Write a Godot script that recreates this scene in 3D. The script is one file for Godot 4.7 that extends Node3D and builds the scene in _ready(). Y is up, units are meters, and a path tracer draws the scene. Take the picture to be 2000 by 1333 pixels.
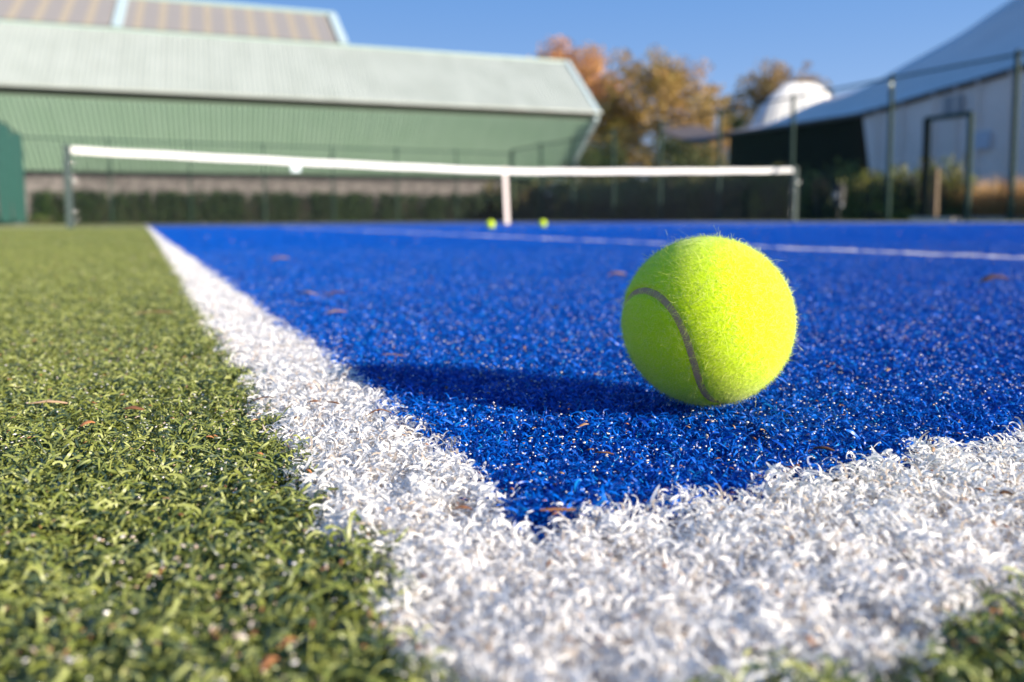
extends Node3D
# A tennis ball on the corner of a blue artificial-turf court, seen from just above the pile.
# Court axes: x along the baseline, z along the sideline (away = -z in Godot), y up. y = 0 is the sand under the pile.

const TIP := 0.0095                       # height of the pile's tips above the sand
const FOCAL := 1532.583                   # pixels, in a picture 2000 wide
const PITCH := 0.08
const ROLL := -0.006
const YAW := 0.4386
const SHIFT := -115.4                     # pixels: how far the lens axis lies above the middle
const EYE := Vector3(-0.0404, 0.0726 + TIP, 0.0926)
const SUN_ENERGY := 1.6
const EXPOSURE := 2.12

var rng := RandomNumberGenerator.new()
var M := {}
var used := {}

# ---------------------------------------------------------------- helpers

func ray(px: float, py: float) -> Vector3:
	var u := (px - 1000.0) / FOCAL
	var v := -(py - 666.5 - SHIFT) / FOCAL
	return Basis.from_euler(Vector3(-PITCH, -YAW, ROLL)) * Vector3(u, v, -1.0)

func on_y(px: float, py: float, y := TIP) -> Vector3:
	var d := ray(px, py)
	return EYE + d * ((y - EYE.y) / d.y)

func on_x(px: float, py: float, x: float) -> Vector3:
	var d := ray(px, py)
	return EYE + d * ((x - EYE.x) / d.x)

func on_z(px: float, py: float, z: float) -> Vector3:
	var d := ray(px, py)
	return EYE + d * ((z - EYE.z) / d.z)

func far(px: float, py: float, depth: float) -> Vector3:
	return EYE + ray(px, py) * depth

func numbered(called: String) -> String:
	if not used.has(called):
		used[called] = 0
		return called
	used[called] += 1
	return "%s_%03d" % [called, used[called]]

func tag(o: Node, label: String, category: String, group := "", kind := "") -> Node:
	if label: o.set_meta("label", label)
	if category: o.set_meta("category", category)
	if group: o.set_meta("group", group)
	if kind: o.set_meta("kind", kind)
	return o

func thing(called: String, label: String, category: String, at := Vector3.ZERO, turn := 0.0, group := "") -> Node3D:
	var o := Node3D.new()
	o.name = numbered(called)
	add_child(o)
	o.position = at
	o.rotation.y = turn
	tag(o, label, category, group)
	return o

func put(called: String, mesh: Mesh, material: Material, parent: Node = null, at := Transform3D()) -> MeshInstance3D:
	var o := MeshInstance3D.new()
	o.name = called if parent else numbered(called)
	o.mesh = mesh
	o.material_override = material
	o.transform = at
	(parent if parent else self).add_child(o, true)
	return o

func mat(color: Color, rough := 0.6, spec := 0.5) -> StandardMaterial3D:
	var m := StandardMaterial3D.new()
	m.albedo_color = color.linear_to_srgb()
	m.roughness = rough
	m.metallic_specular = spec
	return m

func vmat(rough := 0.6, spec := 0.5, back := 0.0) -> StandardMaterial3D:
	var m := StandardMaterial3D.new()
	m.vertex_color_use_as_albedo = true
	m.roughness = rough
	m.metallic_specular = spec
	m.cull_mode = BaseMaterial3D.CULL_DISABLED
	if back > 0.0:
		m.backlight_enabled = true
		m.backlight = Color(back, back, back).linear_to_srgb()
	return m

func speckle(colors: Array, stops: Array, freq: float, scale: float, seed_: int, cellular := false) -> NoiseTexture2D:
	var n := FastNoiseLite.new()
	n.seed = seed_
	n.frequency = freq
	n.noise_type = FastNoiseLite.TYPE_CELLULAR if cellular else FastNoiseLite.TYPE_SIMPLEX
	if cellular:
		n.cellular_return_type = FastNoiseLite.RETURN_CELL_VALUE
	n.fractal_octaves = 1 if cellular else 4
	var g := Gradient.new()
	var cs := PackedColorArray()
	for c in colors: cs.append((c as Color).linear_to_srgb())
	g.colors = cs
	g.offsets = PackedFloat32Array(stops)
	var t := NoiseTexture2D.new()
	t.width = 512
	t.height = 512
	t.seamless = not cellular
	t.noise = n
	t.color_ramp = g
	return t

func textured(t: Texture2D, per_metre: float, rough := 0.8) -> StandardMaterial3D:
	var m := StandardMaterial3D.new()
	m.albedo_texture = t
	m.uv1_triplanar = true
	m.uv1_world_triplanar = true
	m.uv1_scale = Vector3.ONE * per_metre
	m.roughness = rough
	return m

class Shape:
	var v := PackedVector3Array()
	var n := PackedVector3Array()
	var c := PackedColorArray()
	var i := PackedInt32Array()
	func quad(a: Vector3, b: Vector3, d: Vector3, e: Vector3, col := Color.WHITE) -> void:
		var nn := (b - a).cross(e - a).normalized()
		var k := v.size()
		v.append_array([a, b, d, e])
		n.append_array([nn, nn, nn, nn])
		c.append_array([col, col, col, col])
		i.append_array([k, k + 2, k + 1, k, k + 3, k + 2])
	func box(lo: Vector3, hi: Vector3, col := Color.WHITE) -> void:
		obox(Transform3D(Basis(), (lo + hi) / 2.0), (hi - lo), col)
	func obox(t: Transform3D, size: Vector3, col := Color.WHITE) -> void:
		var h := size / 2.0
		var p: Array[Vector3] = []
		for x in [-1, 1]:
			for y in [-1, 1]:
				for z in [-1, 1]:
					p.append(t * Vector3(h.x * x, h.y * y, h.z * z))
		for f in [[0, 1, 3, 2], [4, 6, 7, 5], [0, 4, 5, 1], [2, 3, 7, 6], [0, 2, 6, 4], [1, 5, 7, 3]]:
			quad(p[f[0]], p[f[1]], p[f[2]], p[f[3]], col)
	func tube(a: Vector3, b: Vector3, r: float, sides := 8, col := Color.WHITE, r2 := -1.0) -> void:
		if r2 < 0.0: r2 = r
		var d := (b - a).normalized()
		var s := d.cross(Vector3.UP if absf(d.y) < 0.95 else Vector3.RIGHT).normalized()
		var t := d.cross(s)
		var k := v.size()
		for q in sides + 1:
			var ang := TAU * q / sides
			var o := s * cos(ang) + t * sin(ang)
			v.append(a + o * r); v.append(b + o * r2)
			n.append(o); n.append(o)
			c.append(col); c.append(col)
		for q in sides:
			var m := k + q * 2
			i.append_array([m, m + 1, m + 2, m + 2, m + 1, m + 3])
		for e in [[a, -d, r], [b, d, r2]]:
			var m := v.size()
			v.append(e[0]); n.append(e[1]); c.append(col)
			for q in sides:
				var ang := TAU * q / sides
				v.append(e[0] + (s * cos(ang) + t * sin(ang)) * e[2]); n.append(e[1]); c.append(col)
			for q in sides:
				i.append_array([m, m + 1 + q, m + 1 + (q + 1) % sides])
	# rows of points joined into a smooth sheet
	func sheet(rows: Array, col := Color.WHITE, closed := false) -> void:
		var k := v.size()
		var w: int = rows[0].size()
		for y in rows.size():
			for x in w:
				var p: Vector3 = rows[y][x]
				var xa: Vector3 = rows[y][(x - 1 + w) % w if closed else maxi(x - 1, 0)]
				var xb: Vector3 = rows[y][(x + 1) % w if closed else mini(x + 1, w - 1)]
				var ya: Vector3 = rows[maxi(y - 1, 0)][x]
				var yb: Vector3 = rows[mini(y + 1, rows.size() - 1)][x]
				v.append(p)
				n.append((xb - xa).cross(yb - ya).normalized())
				c.append(col)
		for y in rows.size() - 1:
			for x in (w if closed else w - 1):
				var x2 := (x + 1) % w
				var a := k + y * w + x
				var b := k + y * w + x2
				i.append_array([a, a + w, b, b, a + w, b + w])
	# a bent ribbon: points, and the direction across at each point
	func ribbon(p: PackedVector3Array, across: PackedVector3Array, width: PackedFloat32Array, col: Color) -> void:
		var k := v.size()
		var m := p.size()
		for q in m:
			var t := (p[mini(q + 1, m - 1)] - p[maxi(q - 1, 0)]).normalized()
			var nn := across[q].cross(t).normalized()
			v.append(p[q] - across[q] * width[q] * 0.5)
			v.append(p[q] + across[q] * width[q] * 0.5)
			n.append(nn); n.append(nn)
			c.append(col); c.append(col)
		for q in m - 1:
			var a := k + q * 2
			i.append_array([a, a + 2, a + 1, a + 1, a + 2, a + 3])
	func done() -> ArrayMesh:
		var a := []
		a.resize(Mesh.ARRAY_MAX)
		a[Mesh.ARRAY_VERTEX] = v
		a[Mesh.ARRAY_NORMAL] = n
		a[Mesh.ARRAY_COLOR] = c
		a[Mesh.ARRAY_INDEX] = i
		var m := ArrayMesh.new()
		m.add_surface_from_arrays(Mesh.PRIMITIVE_TRIANGLES, a)
		return m

func dir_random() -> Vector3:
	var z := rng.randf_range(-1, 1)
	var a := rng.randf() * TAU
	var r := sqrt(1.0 - z * z)
	return Vector3(r * cos(a), z, r * sin(a))

# ---------------------------------------------------------------- the scene

func _ready() -> void:
	rng.seed = 7
	light_and_lens()
	materials()
	setting()
	turf()
	court_lines_far()
	sports_hall()
	tent_hall()
	air_dome()
	fences()
	net()
	vegetation()
	small_furniture()
	balls()
	litter()

func light_and_lens() -> void:
	var cam := Camera3D.new()
	cam.name = "camera"
	add_child(cam)
	cam.position = EYE
	cam.rotation = Vector3(-PITCH, -YAW, ROLL)
	var look := CameraAttributesPhysical.new()
	look.frustum_near = 0.02
	look.frustum_far = 600.0
	look.frustum_focal_length = 27.6
	look.frustum_focus_distance = 0.272
	look.exposure_aperture = 9.0
	cam.attributes = look
	cam.projection = Camera3D.PROJECTION_FRUSTUM
	cam.near = 0.02
	cam.far = 600.0
	cam.size = 2.0 * 0.02 * 666.5 / FOCAL
	cam.frustum_offset = Vector2(0, SHIFT / FOCAL * 0.02)
	cam.current = true

	var sky := ProceduralSkyMaterial.new()
	sky.sky_top_color = Color(0.065, 0.245, 0.63).linear_to_srgb()
	sky.sky_horizon_color = Color(0.49, 0.66, 0.90).linear_to_srgb()
	sky.sky_curve = 0.12
	sky.ground_bottom_color = Color(0.12, 0.12, 0.11).linear_to_srgb()
	sky.ground_horizon_color = Color(0.35, 0.42, 0.52).linear_to_srgb()
	sky.sun_angle_max = 12.0
	sky.energy_multiplier = 0.53
	var env := Environment.new()
	env.background_mode = Environment.BG_SKY
	env.sky = Sky.new()
	env.sky.sky_material = sky
	env.tonemap_mode = Environment.TONE_MAPPER_LINEAR
	env.tonemap_exposure = EXPOSURE
	env.sdfgi_enabled = true
	env.ssao_enabled = true
	env.ssil_enabled = true
	var we := WorldEnvironment.new()
	we.environment = env
	add_child(we)

	var sun := DirectionalLight3D.new()
	sun.name = "sun"
	add_child(sun)
	sun.light_energy = SUN_ENERGY
	sun.light_color = Color(1.0, 0.95, 0.87)
	sun.light_angular_distance = 0.55
	sun.shadow_enabled = true
	var towards := Vector3(-0.592 * cos(0.354), -sin(0.354), -0.806 * cos(0.354))
	sun.look_at_from_position(Vector3.ZERO, towards, Vector3.UP)

func materials() -> void:
	M.blade = vmat(0.42, 0.5, 0.3)
	M.white_blade = vmat(0.4, 0.5, 0.9)
	M.blue_blade = vmat(0.34, 0.36, 0.25)
	M.leaf = vmat(0.6, 0.35, 0.5)
	M.grain = vmat(0.16, 0.6)
	M.chip = vmat(0.75, 0.3)
	M.green_metal = mat(Color(0.014, 0.042, 0.034), 0.5, 0.35)
	M.fence_wire = mat(Color(0.03, 0.085, 0.065), 0.5)
	M.post_metal = mat(Color(0.048, 0.07, 0.07), 0.55, 0.35)
	M.steel = mat(Color(0.6, 0.6, 0.6), 0.25)
	M.steel.metallic = 1.0
	M.tape = textured(speckle([Color(0.72, 0.71, 0.70), Color(0.84, 0.83, 0.82)], [0.3, 0.7], 0.02, 1.0, 5), 1.0, 0.7)
	M.cord = mat(Color(0.018, 0.020, 0.020), 0.8, 0.3)
	M.strap = mat(Color(0.66, 0.58, 0.54), 0.8)
	M.bark = textured(speckle([Color(0.03, 0.022, 0.016), Color(0.11, 0.085, 0.06)], [0.3, 0.7], 0.03, 1.0, 9), 0.8, 0.9)

# ---------------------------------------------------------------- ground

func flat(called: String, x0: float, x1: float, z0: float, z1: float, y: float, m: Material, parent: Node = null) -> MeshInstance3D:
	var s := Shape.new()
	s.quad(Vector3(x0, y, -z0), Vector3(x1, y, -z0), Vector3(x1, y, -z1), Vector3(x0, y, -z1))
	return put(called, s.done(), m, parent)

func setting() -> void:
	M.soil = textured(speckle([Color(0.05, 0.06, 0.02), Color(0.10, 0.10, 0.035), Color(0.16, 0.13, 0.07)], [0.2, 0.5, 0.8], 0.02, 1.0, 2), 0.4, 0.95)
	M.green_base = textured(speckle([Color(0.15, 0.16, 0.03), Color(0.29, 0.29, 0.08), Color(0.40, 0.37, 0.17)], [0.25, 0.55, 0.9], 0.06, 1.0, 3), 1.6, 0.9)
	M.blue_base = textured(speckle([Color(0.002, 0.030, 0.20), Color(0.004, 0.080, 0.44), Color(0.02, 0.12, 0.54)], [0.25, 0.6, 0.95], 0.06, 1.0, 4), 1.6, 0.75)
	M.white_base = textured(speckle([Color(0.50, 0.40, 0.32), Color(0.70, 0.62, 0.55), Color(0.82, 0.80, 0.78)], [0.2, 0.55, 0.9], 0.08, 1.0, 6), 6.0, 0.9)
	tag(flat("ground", -400, 400, -200, 500, -0.022, M.soil), "", "", "", "structure")
	M.paving = textured(speckle([Color(0.30, 0.29, 0.27), Color(0.40, 0.385, 0.36)], [0.3, 0.7], 0.03, 1.0, 8), 0.5, 0.9)  # pale tone of the added apron before the hall
	tag(flat("added_bounce_apron", -60, 34, 33.6, 60, -0.016, M.paving), "", "", "", "structure")  # apron added to bounce sunlight up onto the hall wall
	tag(flat("green_surround", -3.7, 14.5, -6.4, 30.9, -0.010, M.green_base), "", "", "", "structure")
	tag(flat("blue_court", 0.03, 10.94, 0.03, 23.74, -0.006, M.blue_base), "", "", "", "structure")

const LINES := [   # name, x0, x1, z0, z1
	["sideline", 0.001, 0.05, 0.080, 23.69], ["baseline", 0.001, 10.97, 0.002, 0.080], ["sideline", 10.92, 10.97, 0.078, 23.69],
	["singles_sideline", 1.366, 1.416, 0.078, 23.69], ["singles_sideline", 9.55, 9.60, 0.078, 23.69],
	["service_line", 1.416, 9.55, 5.485, 5.535], ["service_line", 1.416, 9.55, 18.235, 18.285],
	["centre_service_line", 5.46, 5.51, 5.535, 18.235], ["baseline", 0.0, 10.97, 23.69, 23.77]]

func court_lines_far() -> void:
	for l in LINES:
		tag(flat(l[0] + "_marking", l[1], l[2], l[3], l[4], -0.001, M.white_base), "", "", "", "structure")

func zone(x: float, z: float) -> int:      # 0 green, 1 blue, 2 white
	if x < 0.001 or x > 10.97 or z < 0.002 or z > 23.77: return 0
	for l in LINES:
		if x >= l[1] and x <= l[2] and z >= l[3] and z <= l[4]: return 2
	return 1

# one blade of the pile: leaves the sand leaning, then curls over
func blade(s: Shape, root: Vector3, length: float, width: float, lean: float, curl: float, bend: float, col: Color, steps := 5) -> void:
	var yaw := rng.randf() * TAU
	var p := root
	var pts := PackedVector3Array([p])
	var acr := PackedVector3Array()
	var wid := PackedFloat32Array()
	var roll := rng.randf_range(-0.7, 0.7)
	var twist := rng.randf_range(-0.35, 0.35)
	var phi := lean
	for q in steps + 1:
		var t := float(q) / steps
		var h := Vector3(cos(yaw), 0, sin(yaw))
		var d := h * sin(phi) + Vector3.UP * cos(phi)
		var side := Vector3(-h.z, 0, h.x)
		acr.append(side.rotated(d, roll))
		wid.append(width * (1.0 - 0.45 * pow(t, 5.0)))
		if q < steps:
			p += d * length / steps
			p.y = maxf(p.y, 0.0008)
			pts.append(p)
		phi += curl / steps
		if p.y > 0.0088: phi = maxf(phi, 1.5)           # the pile is trodden flat
		yaw += bend / steps
		roll += twist
	s.ribbon(pts, acr, wid, col)

func tuft(kind: int, radius: float, count: int, fat: float, steps: int) -> ArrayMesh:
	var s := Shape.new()
	for k in count:
		var r := radius * sqrt(rng.randf())
		var a := rng.randf() * TAU
		var root := Vector3(r * cos(a), rng.randf_range(-0.001, 0.0060), r * sin(a))
		var q := rng.randf()
		var col: Color
		match kind:
			0:
				if q < 0.20: col = Color(0.05, 0.075, 0.04)
				elif q < 0.87: col = Color(0.14, 0.175, 0.032).lerp(Color(0.25, 0.275, 0.07), rng.randf())
				else: col = Color(0.36, 0.385, 0.13)
				blade(s, root, rng.randf_range(0.0038, 0.0080), rng.randf_range(0.00045, 0.00085) * fat, rng.randf_range(0.3, 1.45), rng.randf_range(0.2, 2.8), rng.randf_range(-2.6, 2.6), col, steps)
			1:
				col = Color(0.0005, 0.045, 0.28).lerp(Color(0.002, 0.128, 0.60), rng.randf())
				if q > 0.95: col = Color(0.015, 0.14, 0.70)
				elif q > 0.93: col = Color(0.004, 0.18, 0.48)
				blade(s, root, rng.randf_range(0.0030, 0.0066), rng.randf_range(0.00035, 0.0008) * fat, rng.randf_range(0.3, 1.4), rng.randf_range(0.2, 3.0), rng.randf_range(-3.2, 3.2), col, steps)
			2:
				col = Color(0.85, 0.825, 0.80).lerp(Color(0.925, 0.91, 0.89), rng.randf())
				if q < 0.08: col = Color(0.64, 0.53, 0.43)
				blade(s, root, rng.randf_range(0.0036, 0.0076), rng.randf_range(0.00045, 0.00085) * fat, rng.randf_range(0.3, 1.5), rng.randf_range(0.2, 3.4), rng.randf_range(-3.2, 3.2), col, steps)
	return s.done()

func grain_mesh(col: Color) -> ArrayMesh:
	var s := Shape.new()
	var rows := []
	for y in 4:
		var row := []
		for x in 5:
			var a := TAU * (x + 0.3 * y) / 5.0
			var r: float = [0.25, 0.95, 0.85, 0.2][y] * rng.randf_range(0.8, 1.15)
			row.append(Vector3(cos(a) * r, [-0.8, -0.3, 0.35, 0.8][y] * rng.randf_range(0.8, 1.0), sin(a) * r))
		rows.append(row)
	s.sheet(rows, col, true)
	return s.done()

func scatter(called: String, mesh: Mesh, m: Material, placed: Array, parent: Node) -> void:
	if placed.is_empty(): return
	var mm := MultiMesh.new()
	mm.transform_format = MultiMesh.TRANSFORM_3D
	mm.mesh = mesh
	mm.instance_count = placed.size()
	for k in placed.size():
		mm.set_instance_transform(k, placed[k])
	var o := MultiMeshInstance3D.new()
	o.name = called
	o.multimesh = mm
	o.material_override = m
	o.set_meta("kind", "stuff")
	parent.add_child(o, true)

func turf() -> void:
	var fw := Vector2(sin(YAW), cos(YAW))        # forward and right on the ground, court axes
	var rt := Vector2(cos(YAW), -sin(YAW))
	var eye := Vector2(EYE.x, -EYE.z)
	var kinds := ["green_turf_grass", "blue_turf_grass", "white_line_grass"]
	var labels := ["short olive green artificial grass around the blue court", "short curly blue artificial grass of the court", "curly white artificial grass of the painted court lines"]
	var homes: Array[Node3D] = []
	for k in 3:
		var o := Node3D.new()
		o.name = kinds[k]
		add_child(o)
		tag(o, labels[k], "grass", "", "stuff")
		homes.append(o)
	var fine := 6
	var worn := FastNoiseLite.new()
	worn.seed = 77
	worn.frequency = 9.0
	worn.fractal_octaves = 3
	var near_sets := []
	var mid_sets := []
	for k in 3:
		var a := []
		var b := []
		for v in fine:
			a.append([])
			b.append([])
		near_sets.append(a)
		mid_sets.append(b)
	# near pile: a tuft in every square centimetre
	var step := 0.010
	var d := -0.15
	while d < 2.3:
		var half := 0.69 * maxf(d, 0.0) + 0.6
		var n := int(half / step)
		for k in range(-n, n + 1):
			var g := eye + fw * (d + rng.randf_range(-0.5, 0.5) * step) + rt * ((k + rng.randf_range(-0.5, 0.5)) * step)
			var z := zone(g.x + rng.randf_range(-0.0025, 0.0025), g.y + rng.randf_range(-0.0025, 0.0025))
			var t := Transform3D(Basis(Vector3.UP, rng.randf() * TAU).scaled(Vector3.ONE * rng.randf_range(0.88, 1.12) * (1.0 + 0.2 * worn.get_noise_2d(g.x, g.y))), Vector3(g.x, 0.0, -g.y))
			near_sets[z][rng.randi() % fine].append(t)
		d += step
	# farther pile: patches
	step = 0.045
	while d < 9.0:
		var half := 0.69 * d + 1.0
		var n := int(half / step)
		for k in range(-n, n + 1):
			var g := eye + fw * (d + rng.randf_range(-0.5, 0.5) * step) + rt * ((k + rng.randf_range(-0.5, 0.5)) * step)
			var z := zone(g.x, g.y)
			if z == 2:                              # keep the patches inside the line
				for l in LINES:
					if g.x >= l[1] and g.x <= l[2] and g.y >= l[3] and g.y <= l[4]:
						if l[2] - l[1] < 0.1: g.x = (l[1] + l[2]) / 2.0
						else: g.y = (l[3] + l[4]) / 2.0
			var t := Transform3D(Basis(Vector3.UP, rng.randf() * TAU).scaled(Vector3(1, rng.randf_range(0.9, 1.1), 1)), Vector3(g.x, 0.0, -g.y))
			mid_sets[z][rng.randi() % fine].append(t)
		d += step
	for k in 3:
		var m: Material = [M.blade, M.blue_blade, M.white_blade][k]
		for v in fine:
			var count: int = [74, 92, 98][k]
			scatter("near_tufts", tuft(k, 0.0068, count, 1.0, 6), m, near_sets[k][v], homes[k])
			scatter("far_tufts", tuft(k, 0.030 if k != 2 else 0.024, [130, 200, 150][k], 1.7, 3), m, mid_sets[k][v], homes[k])
	# sand between the blades
	var sand := Node3D.new()
	sand.name = "sand"
	add_child(sand)
	tag(sand, "pale sand grains lying between the blades of artificial grass", "sand", "", "stuff")
	var tones := [Color(0.66, 0.63, 0.60), Color(0.50, 0.41, 0.33), Color(0.55, 0.54, 0.54), Color(0.38, 0.25, 0.17)]
	var sets := [[], [], [], []]
	d = 0.09
	while d < 1.9:
		var half := 0.69 * d + 0.15
		var count := int(half * 2.0 * 0.02 * [82000.0, 54000.0, 24000.0][0 if d < 0.5 else 1 if d < 1.0 else 2])
		for k in count:
			var g := eye + fw * (d + rng.randf() * 0.02) + rt * rng.randf_range(-half, half)
			var z := zone(g.x, g.y)
			if (z == 1 and rng.randf() < 0.2) or (z == 2 and rng.randf() < 0.45): continue
			if worn.get_noise_2d(g.x * 1.7 + 3.0, g.y * 1.7) < rng.randf_range(-0.5, 0.35): continue          # sand lies in drifts
			var r := rng.randf_range(0.00016, 0.00052)
			var y := rng.randf_range(0.003, 0.0088) if z == 1 else rng.randf_range(0.001, 0.0075)
			var which := 0 if z == 1 and rng.randf() < 0.7 else (rng.randi() % 4)
			sets[which].append(Transform3D(Basis.from_euler(Vector3(rng.randf() * TAU, rng.randf() * TAU, 0)).scaled(Vector3(r * rng.randf_range(0.8, 1.7), r * rng.randf_range(0.5, 1.0), r)), Vector3(g.x, y, -g.y)))
		d += 0.02
	for k in 4:
		scatter("sand_grains", grain_mesh(tones[k]), M.grain, sets[k], sand)

# ---------------------------------------------------------------- buildings

func sports_hall() -> void:
	# local frame: x along the eave (0 at its end, negative towards the other end), z towards the court, y up
	var e0 := on_y(1168, 230, 6.5)
	var e1 := on_y(0, 178, 6.5)
	var turn := atan2(-(e0.z - e1.z), e0.x - e1.x)
	var h := thing("sports_hall", "long pale green corrugated hall with overhanging eave behind the court", "building", Vector3(e0.x, 0, e0.z), turn)
	M.hall_roof = textured(speckle([Color(0.305, 0.335, 0.30), Color(0.33, 0.36, 0.325), Color(0.35, 0.38, 0.345)], [0.2, 0.5, 0.8], 0.01, 1.0, 21), 0.08, 0.5)
	M.hall_wall = textured(speckle([Color(0.345, 0.515, 0.37), Color(0.375, 0.545, 0.40)], [0.3, 0.7], 0.01, 1.0, 22), 0.08, 0.55)
	M.trim = mat(Color(0.28, 0.38, 0.34), 0.45)
	M.pale_trim = mat(Color(0.40, 0.49, 0.50), 0.45)
	M.gutter = mat(Color(0.07, 0.085, 0.055), 0.7)  # dark tone for the strip below the eave, shade put into the colour
	M.concrete = textured(speckle([Color(0.08, 0.07, 0.07), Color(0.14, 0.123, 0.12), Color(0.175, 0.157, 0.15)], [0.15, 0.5, 0.85], 0.012, 1.0, 23), 0.25, 0.9)
	var length := 44.0
	var panel := 1.1
	var ribs := 4
	# corrugated sheet between a lower and an upper edge, as separate panels
	var build := func(low: Vector2, high: Vector2) -> ArrayMesh:     # Vector2(setback, height)
		var s := Shape.new()
		var up := Vector3(0, high.y - low.y, -(high.x - low.x)).normalized()
		var out := Vector3.RIGHT.cross(up).normalized()
		if out.z < 0.0: out = -out
		var prof := [0.0, 0.0, 1.0, 1.0]
		var pos := [0.0, 0.55, 0.65, 0.9]
		var pts := []
		for r in ribs:
			for q in 4:
				pts.append([(r + pos[q]) * panel / ribs, prof[q] * 0.028])
		pts.append([panel - 0.006, 0.0])
		for q in pts.size() - 1:
			var a: Vector3 = Vector3(pts[q][0], low.y, -low.x) + out * pts[q][1]
			var b: Vector3 = Vector3(pts[q + 1][0], low.y, -low.x) + out * pts[q + 1][1]
			var c: Vector3 = Vector3(pts[q + 1][0], high.y, -high.x) + out * pts[q + 1][1]
			var dd: Vector3 = Vector3(pts[q][0], high.y, -high.x) + out * pts[q][1]
			s.quad(a, b, c, dd)
		return s.done()
	var roof_mesh: ArrayMesh = build.call(Vector2(0.05, 6.86), Vector2(4.8, 10.85))
	var wall_mesh: ArrayMesh = build.call(Vector2(5.0, 2.95), Vector2(0.42, 6.42))
	for k in int(length / panel):
		var x := -panel * (k + 1)
		put("roof_panel", roof_mesh, M.hall_roof, h, Transform3D(Basis(), Vector3(x, 0, 0)))
		put("wall_panel", wall_mesh, M.hall_wall, h, Transform3D(Basis(), Vector3(x, 0, 0)))
	var s := Shape.new()
	s.box(Vector3(-length, 6.76, -0.08), Vector3(0.25, 6.88, 0.14))
	put("gutter", s.done(), M.hall_roof, h)
	s = Shape.new()
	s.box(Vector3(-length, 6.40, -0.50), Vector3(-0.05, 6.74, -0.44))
	put("eave_shade_board", s.done(), M.gutter, h)  # shadow line under the eave, painted as a dark strip
	s = Shape.new()
	s.box(Vector3(-length, 10.80, -5.15), Vector3(0.0, 10.98, -4.78))
	put("roof_flashing", s.done(), M.trim, h)
	for e in [[Vector3(0.06, 6.75, -0.05), Vector3(0.06, 10.9, -4.9), 0.28, "barge_board"], [Vector3(0.0, 6.5, -0.2), Vector3(0.0, 2.9, -5.0), 0.30, "barge_board"]]:
		s = Shape.new()
		var a: Vector3 = e[0]
		var b: Vector3 = e[1]
		var d := (b - a).normalized()
		var t := Transform3D(Basis(Vector3.RIGHT, d, Vector3.RIGHT.cross(d)), (a + b) / 2.0)
		s.obox(t, Vector3(0.30, (b - a).length(), e[2]))
		put(e[3], s.done(), M.pale_trim, h)
	# the end and the back, so that the hall is closed
	s = Shape.new()
	s.quad(Vector3(0, 2.95, -5.0), Vector3(0, 6.68, -0.15), Vector3(0, 10.85, -4.8), Vector3(0, 10.9, -9.3))
	s.quad(Vector3(0, 2.97, -5.4), Vector3(0, 10.9, -9.3), Vector3(0, 11.2, -22), Vector3(0, 0, -22))
	s.quad(Vector3(0, 0, -22), Vector3(-length, 0, -22), Vector3(-length, 11.2, -22), Vector3(0, 11.2, -22))
	put("end_wall", s.done(), M.hall_wall, h)
	s = Shape.new()
	s.quad(Vector3(-length, 10.86, -5.1), Vector3(0.0, 10.86, -5.1), Vector3(0.0, 11.2, -22), Vector3(-length, 11.2, -22))
	put("flat_roof", s.done(), M.trim, h)
	# the base wall that shows between hedge and sheeting
	for k in 20:
		var x0 := -4.0 - 2.0 * (k + 1)
		s = Shape.new()
		s.box(Vector3(x0 + 0.012, 0.0, -6.2), Vector3(x0 + 1.988, 2.95 - 0.004 * (k % 3), -5.6 + 0.008 * (k % 2)))
		put("concrete_block", s.done(), M.concrete, h)
	s = Shape.new()
	s.box(Vector3(-length, 1.7, -5.59), Vector3(-4.0, 1.8, -5.54))
	put("wall_ledge", s.done(), M.concrete, h)
	s = Shape.new()
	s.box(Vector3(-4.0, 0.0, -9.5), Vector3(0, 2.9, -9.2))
	put("recessed_wall", s.done(), M.cord, h)  # near-black colour stands in for the shade of the open recess
	# rooflight above the roof edge: alternating clear and tan sheets in a pale frame
	var glass := mat(Color(0.27, 0.25, 0.235), 0.5, 0.3)
	var tan := mat(Color(0.37, 0.315, 0.24), 0.5, 0.3)
	M.rooflight_frame = mat(Color(0.34, 0.45, 0.43), 0.45)
	var lo := Vector3(0, 11.05, -4.95)
	var hi := Vector3(0, 14.0, -9.9)
	var up := (hi - lo).normalized()
	var out := Vector3.RIGHT.cross(up).normalized()
	if out.z < 0.0: out = -out
	var tall := (hi - lo).length()
	var x := -15.3
	var rl := Node3D.new()
	rl.name = "rooflight"
	h.add_child(rl)
	while x > -44.0:
		for w in [[0.44, tan, "tan_panel"], [0.82, glass, "clear_panel"]]:
			var width: float = w[0]
			s = Shape.new()
			var n := 4
			for q in n:                                  # a fine corrugation of its own
				var bump := 0.03 if q % 2 else 0.0
				s.obox(Transform3D(Basis(Vector3.RIGHT, up, out), Vector3(x - width * (q + 0.5) / n, 0, 0) + (lo + hi) / 2.0 + out * bump), Vector3(width / n - 0.01, tall, 0.02))
			put(w[2], s.done(), w[1], rl)
			x -= width
	for e in [-15.2, -27.9]:
		s = Shape.new()
		s.obox(Transform3D(Basis(Vector3.RIGHT, up, out), Vector3(e, 0, 0) + (lo + hi) / 2.0 + out * 0.1), Vector3(0.55, tall + 0.2, 0.12))
		put("frame_bar", s.done(), M.pale_trim, rl)
	s = Shape.new()
	s.obox(Transform3D(Basis(Vector3.RIGHT, up, out), Vector3(-29.6, 0, 0) + hi + out * 0.08), Vector3(29.2, 0.5, 0.16))
	put("ridge_cap", s.done(), M.rooflight_frame, rl)
	s = Shape.new()
	s.quad(Vector3(-15.2, 11.0, -5), Vector3(-15.2, 14.0, -9.9), Vector3(-15.2, 14.0, -12), Vector3(-15.2, 11.2, -16))
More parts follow.
